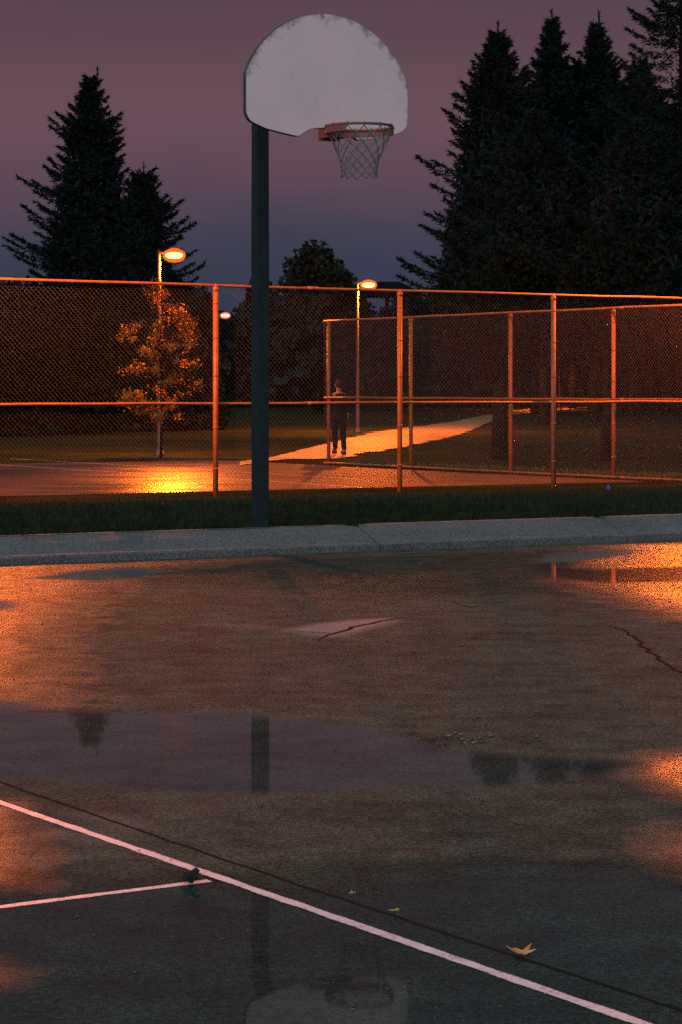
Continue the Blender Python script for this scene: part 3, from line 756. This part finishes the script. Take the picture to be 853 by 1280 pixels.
# small tree lit by the left lamp
cl = []; rs = np.random.RandomState(33)
for z, x0, x1, dens in ((4.0, -.15, .05, 5), (3.75, -.3, .1, 5), (3.35, -.1, .55, 12), (3.2, .1, .75, 12), (2.95, .4, 1.0, 9), (2.95, -.95, -.5, 6), (2.8, -.2, .1, 5), (2.6, .1, .8, 8), (2.45, -.6, -.2, 4), (2.2, .4, .95, 6), (2.0, -.8, -.3, 5), (1.85, .1, .6, 7), (1.6, .5, .9, 4), (1.5, -.9, -.5, 5), (1.2, -.8, .3, 14), (1.05, -.3, .5, 6), (2.3, -.3, .2, 4), (3.6, -.15, .1, 4), (3.1, -.15, .05, 4), (2.7, -.12, .1, 4), (2.1, -.15, .1, 4), (1.6, -.12, .1, 4), (.9, -.1, .1, 3)):
    for q in range(dens): cl.append((rs.uniform(x0, x1), rs.uniform(-.35, .35), z + rs.normal(0, .11), rs.uniform(.07, .24)))
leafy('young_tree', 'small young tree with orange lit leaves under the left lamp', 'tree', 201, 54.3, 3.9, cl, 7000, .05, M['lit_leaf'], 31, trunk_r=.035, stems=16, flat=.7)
rs = np.random.RandomState(40)
for q, (px, D, H, W, lb) in enumerate([(20, 71, 3.6, 1.7, 'dark bush at the left edge behind the near fence'), (75, 73, 3.9, 1.8, 'second dark bush from the left edge behind the near fence'), (128, 75, 3.5, 1.6, 'dark bush left of the lit young tree'),
                                       (-40, 72, 3.7, 1.8, 'dark bush crossing the left edge of the picture'), (178, 77, 3.3, 1.5, 'dark bush right behind the lit young tree'), (232, 78, 3.0, 1.3, 'dark bush left of the nearest fence post and behind the young tree')]):
    leafy('bush', lb, 'bush', px, D, H, ballclumps(rs, 40, W, .3, H, .3, .6), 7500, .17, M['bush'], 50 + q, 'bushes beyond the left court', trunk_r=.05)
rs = np.random.RandomState(60)
for q, (px, D, H, tr, lb) in enumerate([(624, 53, 5.3, .20, 'dark tree whose straight trunk stands left of the far fence post, behind the mesh'), (757, 52, 5.4, .12, 'dark tree with slim trunk beside the right far fence post'), (679, 86, 6.0, .22, 'dark tree whose trunk interrupts the lit stretch of path on the right'), (742, 88, 6.0, .26, 'dark tree whose trunk ends the lit stretch of path on the right')]):
    leafy('park_tree', lb, 'tree', px, D, H, ballclumps(rs, 34, 1.7, H * .48, H * .88, .3, .6), 8500, .13, M['bush'], 61 + q, 'dark trees beyond the far fence', trunk_r=tr)
# far wood
def wood(name, label, n, fn, size, mat, seed):
    rs = np.random.RandomState(seed); P = fn(rs, n); n = len(P)
    a = rs.normal(0, 1, (n, 3)); a /= np.linalg.norm(a, axis=1)[:, None]; b = np.cross(a, rs.normal(0, 1, (n, 3))); b /= np.linalg.norm(b, axis=1)[:, None]; s = (size * rs.uniform(.5, 1.4, n))[:, None]
    me = mesh_np(name, np.stack([P - a * s, P + b * s * .8, P + a * s, P - b * s * .8], 1).reshape(-1, 3), np.arange(4 * n).reshape(-1, 4), 4)
    return tag(link(name, me, mat), label, 'woodland', kind='stuff')
def topz(px):
    return lerpt(px, [(-200, 350), (0, 358), (40, 362), (90, 352), (150, 350), (240, 352), (262, 372), (275, 408), (290, 404), (303, 378), (330, 362), (380, 372), (440, 372), (462, 386), (500, 386), (520, 372), (560, 360), (600, 350), (700, 345), (1100, 330)])
def fwood(rs, n):
    px = rs.uniform(-260, 1120, n); D = rs.uniform(119, 131, n); out = []
    for x_, d_ in zip(px, D):
        yt = topz(x_) + 9 * math.sin(x_ * .11) + 6 * math.sin(x_ * .31 + 1) + rs.normal(0, 2.5); yt = min(yt + 3, 512); x = (x_ - 426.5) * 125 / F
        zt = CZ + (HZ - yt) * 125 / F; zb = h(x, d_); out.append((x, d_, zb + (zt - zb) * (1 - rs.rand() ** 1.2)))
    return np.array(out)
wood('woodland', 'dark distant belt of trees behind everything beyond the fences', 52000, fwood, .27, M['wood_far'], 71)

# ------------------------------------------------------------------ picnic shelter silhouette
pv = thing('picnic_shelter', 'dark open sided shelter roof on posts right of the second lamp', 'shelter', (*[at(486, 400, 112)[k] for k in (0, 1)], 0))
zt = CZ + (HZ - 352) * 112 / F; ze = CZ + (HZ - 367) * 112 / F; zb = .1
bm = bmesh.new()
vs = [bm.verts.new(v) for v in ((-1.6, -1.4, ze), (1.6, -1.4, ze), (1.6, 1.4, ze), (-1.6, 1.4, ze), (-.5, 0, zt), (.5, 0, zt), (-1.6, -1.4, ze - .16), (1.6, -1.4, ze - .16), (1.6, 1.4, ze - .16), (-1.6, 1.4, ze - .16))]
for f in ((0, 1, 5, 4), (1, 2, 5), (2, 3, 4, 5), (3, 0, 4), (6, 9, 8, 7), (0, 6, 7, 1), (1, 7, 8, 2), (2, 8, 9, 3), (3, 9, 6, 0)): bm.faces.new([vs[k] for k in f])
bmesh.ops.recalc_face_normals(bm, faces=bm.faces); obj('roof', bm, M['roof'], pv)
for x, y in ((-1.2, -1.1), (-.1, -1.1), (1.2, -1.1), (-1.2, 1.1), (1.2, 1.1)):
    bm = bmesh.new(); tube(bm, [(x, y, zb - .5), (x, y, ze - .17)], .10, 4, sq=True); obj('post', bm, M['timber'], pv)

# ------------------------------------------------------------------ person
def skin(name, verts, edges, radii, mat, parent, root=0, sub=2):
    me = bpy.data.meshes.new(name); me.from_pydata(verts, edges, []); me.update(); o = link(name, me, mat, parent)
    md = o.modifiers.new('s', 'SKIN'); md.use_smooth_shade = True; md.branch_smoothing = .4
    for k, r in enumerate(radii):
        sv = me.skin_vertices[0].data[k]; sv.radius = (r, r) if not hasattr(r, '__len__') else r; sv.use_root = (k == root)
    s = o.modifiers.new('d', 'SUBSURF'); s.levels = sub; s.render_levels = sub; return o
PX, PD = ground_at(424, 570)
per = thing('person', 'person in dark jacket and trousers walking on the lit path', 'person', (PX, PD, h(PX, PD) + .03), R(12))
# x right, y forward (walking away)
J = {}
bv = [(0, 0, .93), (0, .01, 1.10), (0, .0, 1.30), (0, 0, 1.44), (0, .01, 1.52), (0, .02, 1.62), (0, .015, 1.72),
      (.09, 0, .88), (.115, .10, .50), (.12, -.06, .10), (.12, .04, .045), (.125, .14, .03),
      (-.09, 0, .88), (-.06, .18, .50), (-.05, .20, .10), (-.05, .30, .06), (-.05, .38, .05),
      (.17, 0, 1.42), (.23, -.05, 1.15), (.23, .05, .92), (-.17, 0, 1.42), (-.23, .06, 1.15), (-.22, .17, .93)]
be = [(0, 1), (1, 2), (2, 3), (3, 4), (4, 5), (5, 6), (0, 7), (7, 8), (8, 9), (9, 10), (10, 11), (0, 12), (12, 13), (13, 14), (14, 15), (15, 16), (3, 17), (17, 18), (18, 19), (3, 20), (20, 21), (21, 22)]
br = [(.15, .11), (.14, .10), (.16, .11), (.12, .08), .055, .08, .078, .085, .058, .04, .045, .035, .085, .058, .04, .045, .035, .055, .045, .032, .055, .045, .032]
body = skin('body', bv, be, br, M['skin'], per)
# palms, four fingers and a thumb on each hand
for (hx, hy, hz, sx) in ((.23, .05, .92, 1), (-.22, .17, .93, -1)):
    hv = [(hx, hy, hz), (hx, hy + .01, hz - .07)]; he = [(0, 1)]; hr = [.026, .032]
    for f, (oy, ln) in enumerate(((-.03, .065), (-.01, .078), (.011, .074), (.03, .055))):
        k = len(hv); hv += [(hx, hy + .01 + oy, hz - .09), (hx - sx * .008, hy + .012 + oy, hz - .09 - ln * .5), (hx - sx * .022, hy + .014 + oy, hz - .09 - ln)]; he += [(1, k), (k, k + 1), (k + 1, k + 2)]; hr += [.010, .009, .008]
    k = len(hv); hv += [(hx - sx * .015, hy + .05, hz - .05), (hx - sx * .02, hy + .065, hz - .09)]; he += [(0, k), (k, k + 1)]; hr += [.012, .009]
    skin('hand', hv, he, hr, M['skin'], body, 0, 1)
bm = bmesh.new(); r0 = bmesh.ops.create_uvsphere(bm, u_segments=20, v_segments=14, radius=1); bmesh.ops.transform(bm, matrix=Matrix.Translation((0, .0, 1.69)) @ Matrix.Diagonal((.092, .108, .115, 1)), verts=r0['verts'])
for v in bm.verts:
    if v.co.y > .06 and v.co.z < 1.70: v.co.y -= .05
obj('hair', bm, M['hair'], per, True)
for sx in (-1, 1):
    bm = bmesh.new(); r0 = bmesh.ops.create_uvsphere(bm, u_segments=8, v_segments=6, radius=1); bmesh.ops.transform(bm, matrix=Matrix.Translation((sx * .088, .015, 1.645)) @ Matrix.Diagonal((.014, .022, .033, 1)), verts=r0['verts'])
    obj('ear', bm, M['skin'], per, True)
jk = skin('jacket', [(0, .0, .82), (0, .005, .95), (0, .01, 1.12), (0, 0, 1.32), (0, 0, 1.45), (.18, 0, 1.42), (.24, -.05, 1.15), (.235, .045, .97), (-.18, 0, 1.42), (-.24, .06, 1.15), (-.225, .16, .98)],
          [(0, 1), (1, 2), (2, 3), (3, 4), (3, 5), (5, 6), (6, 7), (3, 8), (8, 9), (9, 10)], [(.20, .14), (.185, .135), (.175, .13), (.19, .135), (.12, .09), .075, .062, .05, .075, .062, .05], M['jacket'], per)
skin('trousers', [(0, 0, .92), (.095, 0, .84), (.115, .10, .50), (.12, -.05, .09), (-.095, 0, .84), (-.06, .18, .50), (-.05, .20, .09)], [(0, 1), (1, 2), (2, 3), (0, 4), (4, 5), (5, 6)], [(.15, .12), .105, .078, .062, .105, .078, .062], M['denim'], per)

for fx, fy, fz in ((.12, .05, .035), (-.05, .31, .05)):
    bm = bmesh.new(); r0 = bmesh.ops.create_uvsphere(bm, u_segments=14, v_segments=8, radius=1); bmesh.ops.transform(bm, matrix=Matrix.Translation((fx, fy, fz + .01)) @ Matrix.Diagonal((.062, .15, .062, 1)), verts=r0['verts'])
    for v in bm.verts: v.co.z = max(v.co.z, fz - .03)
    obj('shoe', bm, M['hair'], per, True)

# ------------------------------------------------------------------ fallen leaves, stone
def leafobj(name, label, px, py, size, mat, seed, lobes=5, curl=.5, rz=0):
    rnd = random.Random(seed); X, Y = court_at(px, py); bm = bmesh.new(); c = bm.verts.new((0, 0, .004)); ring = []
    n = lobes * 6
    for q in range(n):
        a = -PI * .5 + .35 + (2 * PI - .7) * q / (n - 1); ph = (q % 6) / 6; r = size * (.34 + .62 * (1 - abs(2 * ph - 1)) ** 1.3) * (.8 + .35 * math.sin((a + PI / 2) / 2)) * rnd.uniform(.92, 1.08)
        ring.append(bm.verts.new((r * math.cos(a), r * math.sin(a), .004 + curl * size * (r / size) ** 2 * (.55 + .45 * math.cos(2 * a)))))
    for a, b in zip(ring, ring[1:]): bm.faces.new((c, a, b))
    r_ = bmesh.ops.extrude_face_region(bm, geom=bm.faces[:]); bmesh.ops.translate(bm, verts=[v for v in r_['geom'] if isinstance(v, bmesh.types.BMVert)], vec=(0, 0, .0012))
    root = thing(name, label, 'leaf', (X, Y, .0045), rz); obj('blade', bm, mat, root)
    bm = bmesh.new(); tube(bm, [(0, 0, .006), (0, -size * .4, .003), (size * .1, -size * .75, .008)], .0011, 5); obj('stalk', bm, mat, root); return root
M['dry_leaf'] = simple('dry_leaf', (.55, .22, .06), (.75, .45, .18), 60, .6)
M['yellow_leaf'] = simple('yellow_leaf', (.35, .36, .06), (.5, .45, .1), 60, .6)
leafobj('fallen_leaf', 'curled orange maple leaf lying on the wet court near the long white line', 652, 1196, .034, M['dry_leaf'], 3, 5, .5, .3)
leafobj('fallen_leaf', 'tiny yellow green leaf beside the slab joint, right of the reflected pole', 494, 1143, .014, M['yellow_leaf'], 4, 3, .3, 1.2)
leafobj('fallen_leaf', 'tiny pale orange leaf on the slab joint above the white line', 441, 1121, .010, M['dry_leaf'], 5, 3, .4, 2.0)
X, Y = court_at(239, 1104); bm = bmesh.new(); bmesh.ops.create_icosphere(bm, subdivisions=3, radius=1)
for v in bm.verts:
    c = v.co.copy(); k = 1 + .22 * math.sin(c.x * 5 + c.y * 3) + .15 * math.sin(c.z * 7 + c.x * 4) + random.uniform(-.04, .04); v.co = Vector((c.x * .019 + c.z * .006, c.y * .016, c.z * .015)) * k + Vector((0, 0, .012))
st = obj('pine_cone', bm, simple('dark_cone', (.006, .008, .008), (.016, .016, .014), 90, .8, 0, .8, 200), None, True)
st.location = (X, Y, .006); tag(st, 'small dark lump like a pine cone where the two white lines meet', 'pine cone')
# grit
gp = []
for _ in range(520):
    px, py = random.uniform(-20, 873), random.choice([random.uniform(690, 1270), random.uniform(700, 900)]); gp.append((*court_at(px, py), .0))
for _ in range(26): gp.append((*court_at(random.gauss(585, 32), random.gauss(925, 4)), 1.0))
bm = bmesh.new()
for x, y, k in gp:
    s = random.uniform(.0015, .0042) * (1 + k) * (y / 7) ** .8; r0 = bmesh.ops.create_icosphere(bm, subdivisions=1, radius=s)
    for v in r0['verts']: v.co = Vector((v.co.x * random.uniform(.8, 1.5) + x, v.co.y * random.uniform(.7, 1.3) + y, v.co.z * .6 + s * .4 + .001))
tag(obj('grit', bm, simple('grit', (.05, .05, .045), (.22, .18, .15), 25, .8)), 'loose grit and leaf crumbs scattered over the wet court', 'grit', kind='stuff')
X, Y = ground_at(761, 611) ; Yg = 33.0; Xg = (761 - 426.5) * Yg / F
bm = bmesh.new(); box(bm, (0, 0, .03), (.05, .03, .06)); tube(bm, [(0, 0, .055), (0, 0, .085)], .012, 8)
bc = obj('bottle_cap', bm, simple('blue_plastic', (.02, .08, .5), (.03, .1, .6), 10, .4)); bc.location = (Xg, Yg, h(Xg, Yg)); tag(bc, 'tiny blue scrap of litter in the grass near the right fence foot', 'litter'); bc.name = 'litter'

# ------------------------------------------------------------------ sky, sun
w = bpy.data.worlds.new('World'); sc.world = w; w.use_nodes = True; t = w.node_tree; bg = t.nodes['Background']
tc = t.nodes.new('ShaderNodeTexCoord'); sx = t.nodes.new('ShaderNodeSeparateXYZ'); t.links.new(tc.outputs['Generated'], sx.inputs[0])
nz = t.nodes.new('ShaderNodeTexNoise'); nz.inputs['Scale'].default_value = 5; nz.inputs['Detail'].default_value = 3
mp = t.nodes.new('ShaderNodeMapping'); mp.inputs['Scale'].default_value = (1, 1, 4); t.links.new(tc.outputs['Generated'], mp.inputs[0]); t.links.new(mp.outputs[0], nz.inputs['Vector'])
el = math_(t, 'ADD', sx.outputs['Z'], math_(t, 'MULTIPLY', math_(t, 'SUBTRACT', nz.outputs['Fac'], .5), .055))
def srgb(r, g, b): return tuple((c / 255 / 12.92) if c < 10 else ((c / 255 + .055) / 1.055) ** 2.4 for c in (r, g, b))
sky = ramp(t, el, [(0, srgb(42, 52, 66)), (.045, srgb(53, 60, 78)), (.065, srgb(69, 65, 83)), (.088, srgb(93, 72, 86)), (.115, srgb(105, 78, 89)), (.16, srgb(91, 69, 80)),
                   (.28, srgb(74, 76, 88)), (.5, (.09, .125, .14)), (1.0, (.22, .33, .35))])
t.links.new(sky, bg.inputs[0]); bg.inputs[1].default_value = 1.0
sun = bpy.data.lights.new('sun', 'SUN'); sun.energy = 1.25; sun.angle = R(50); sun.color = (.92, .95, 1)
so = bpy.data.objects.new('sun', sun); COL.objects.link(so); so.rotation_euler = (R(62), 0, R(-20))
vs_ = sc.view_settings; vs_.view_transform = 'Standard'; vs_.look = 'None'; vs_.exposure = 0; vs_.gamma = 1
sc.render.engine = 'CYCLES'; sc.cycles.use_denoising = False; sc.cycles.sample_clamp_indirect = 3; sc.cycles.max_bounces = 6
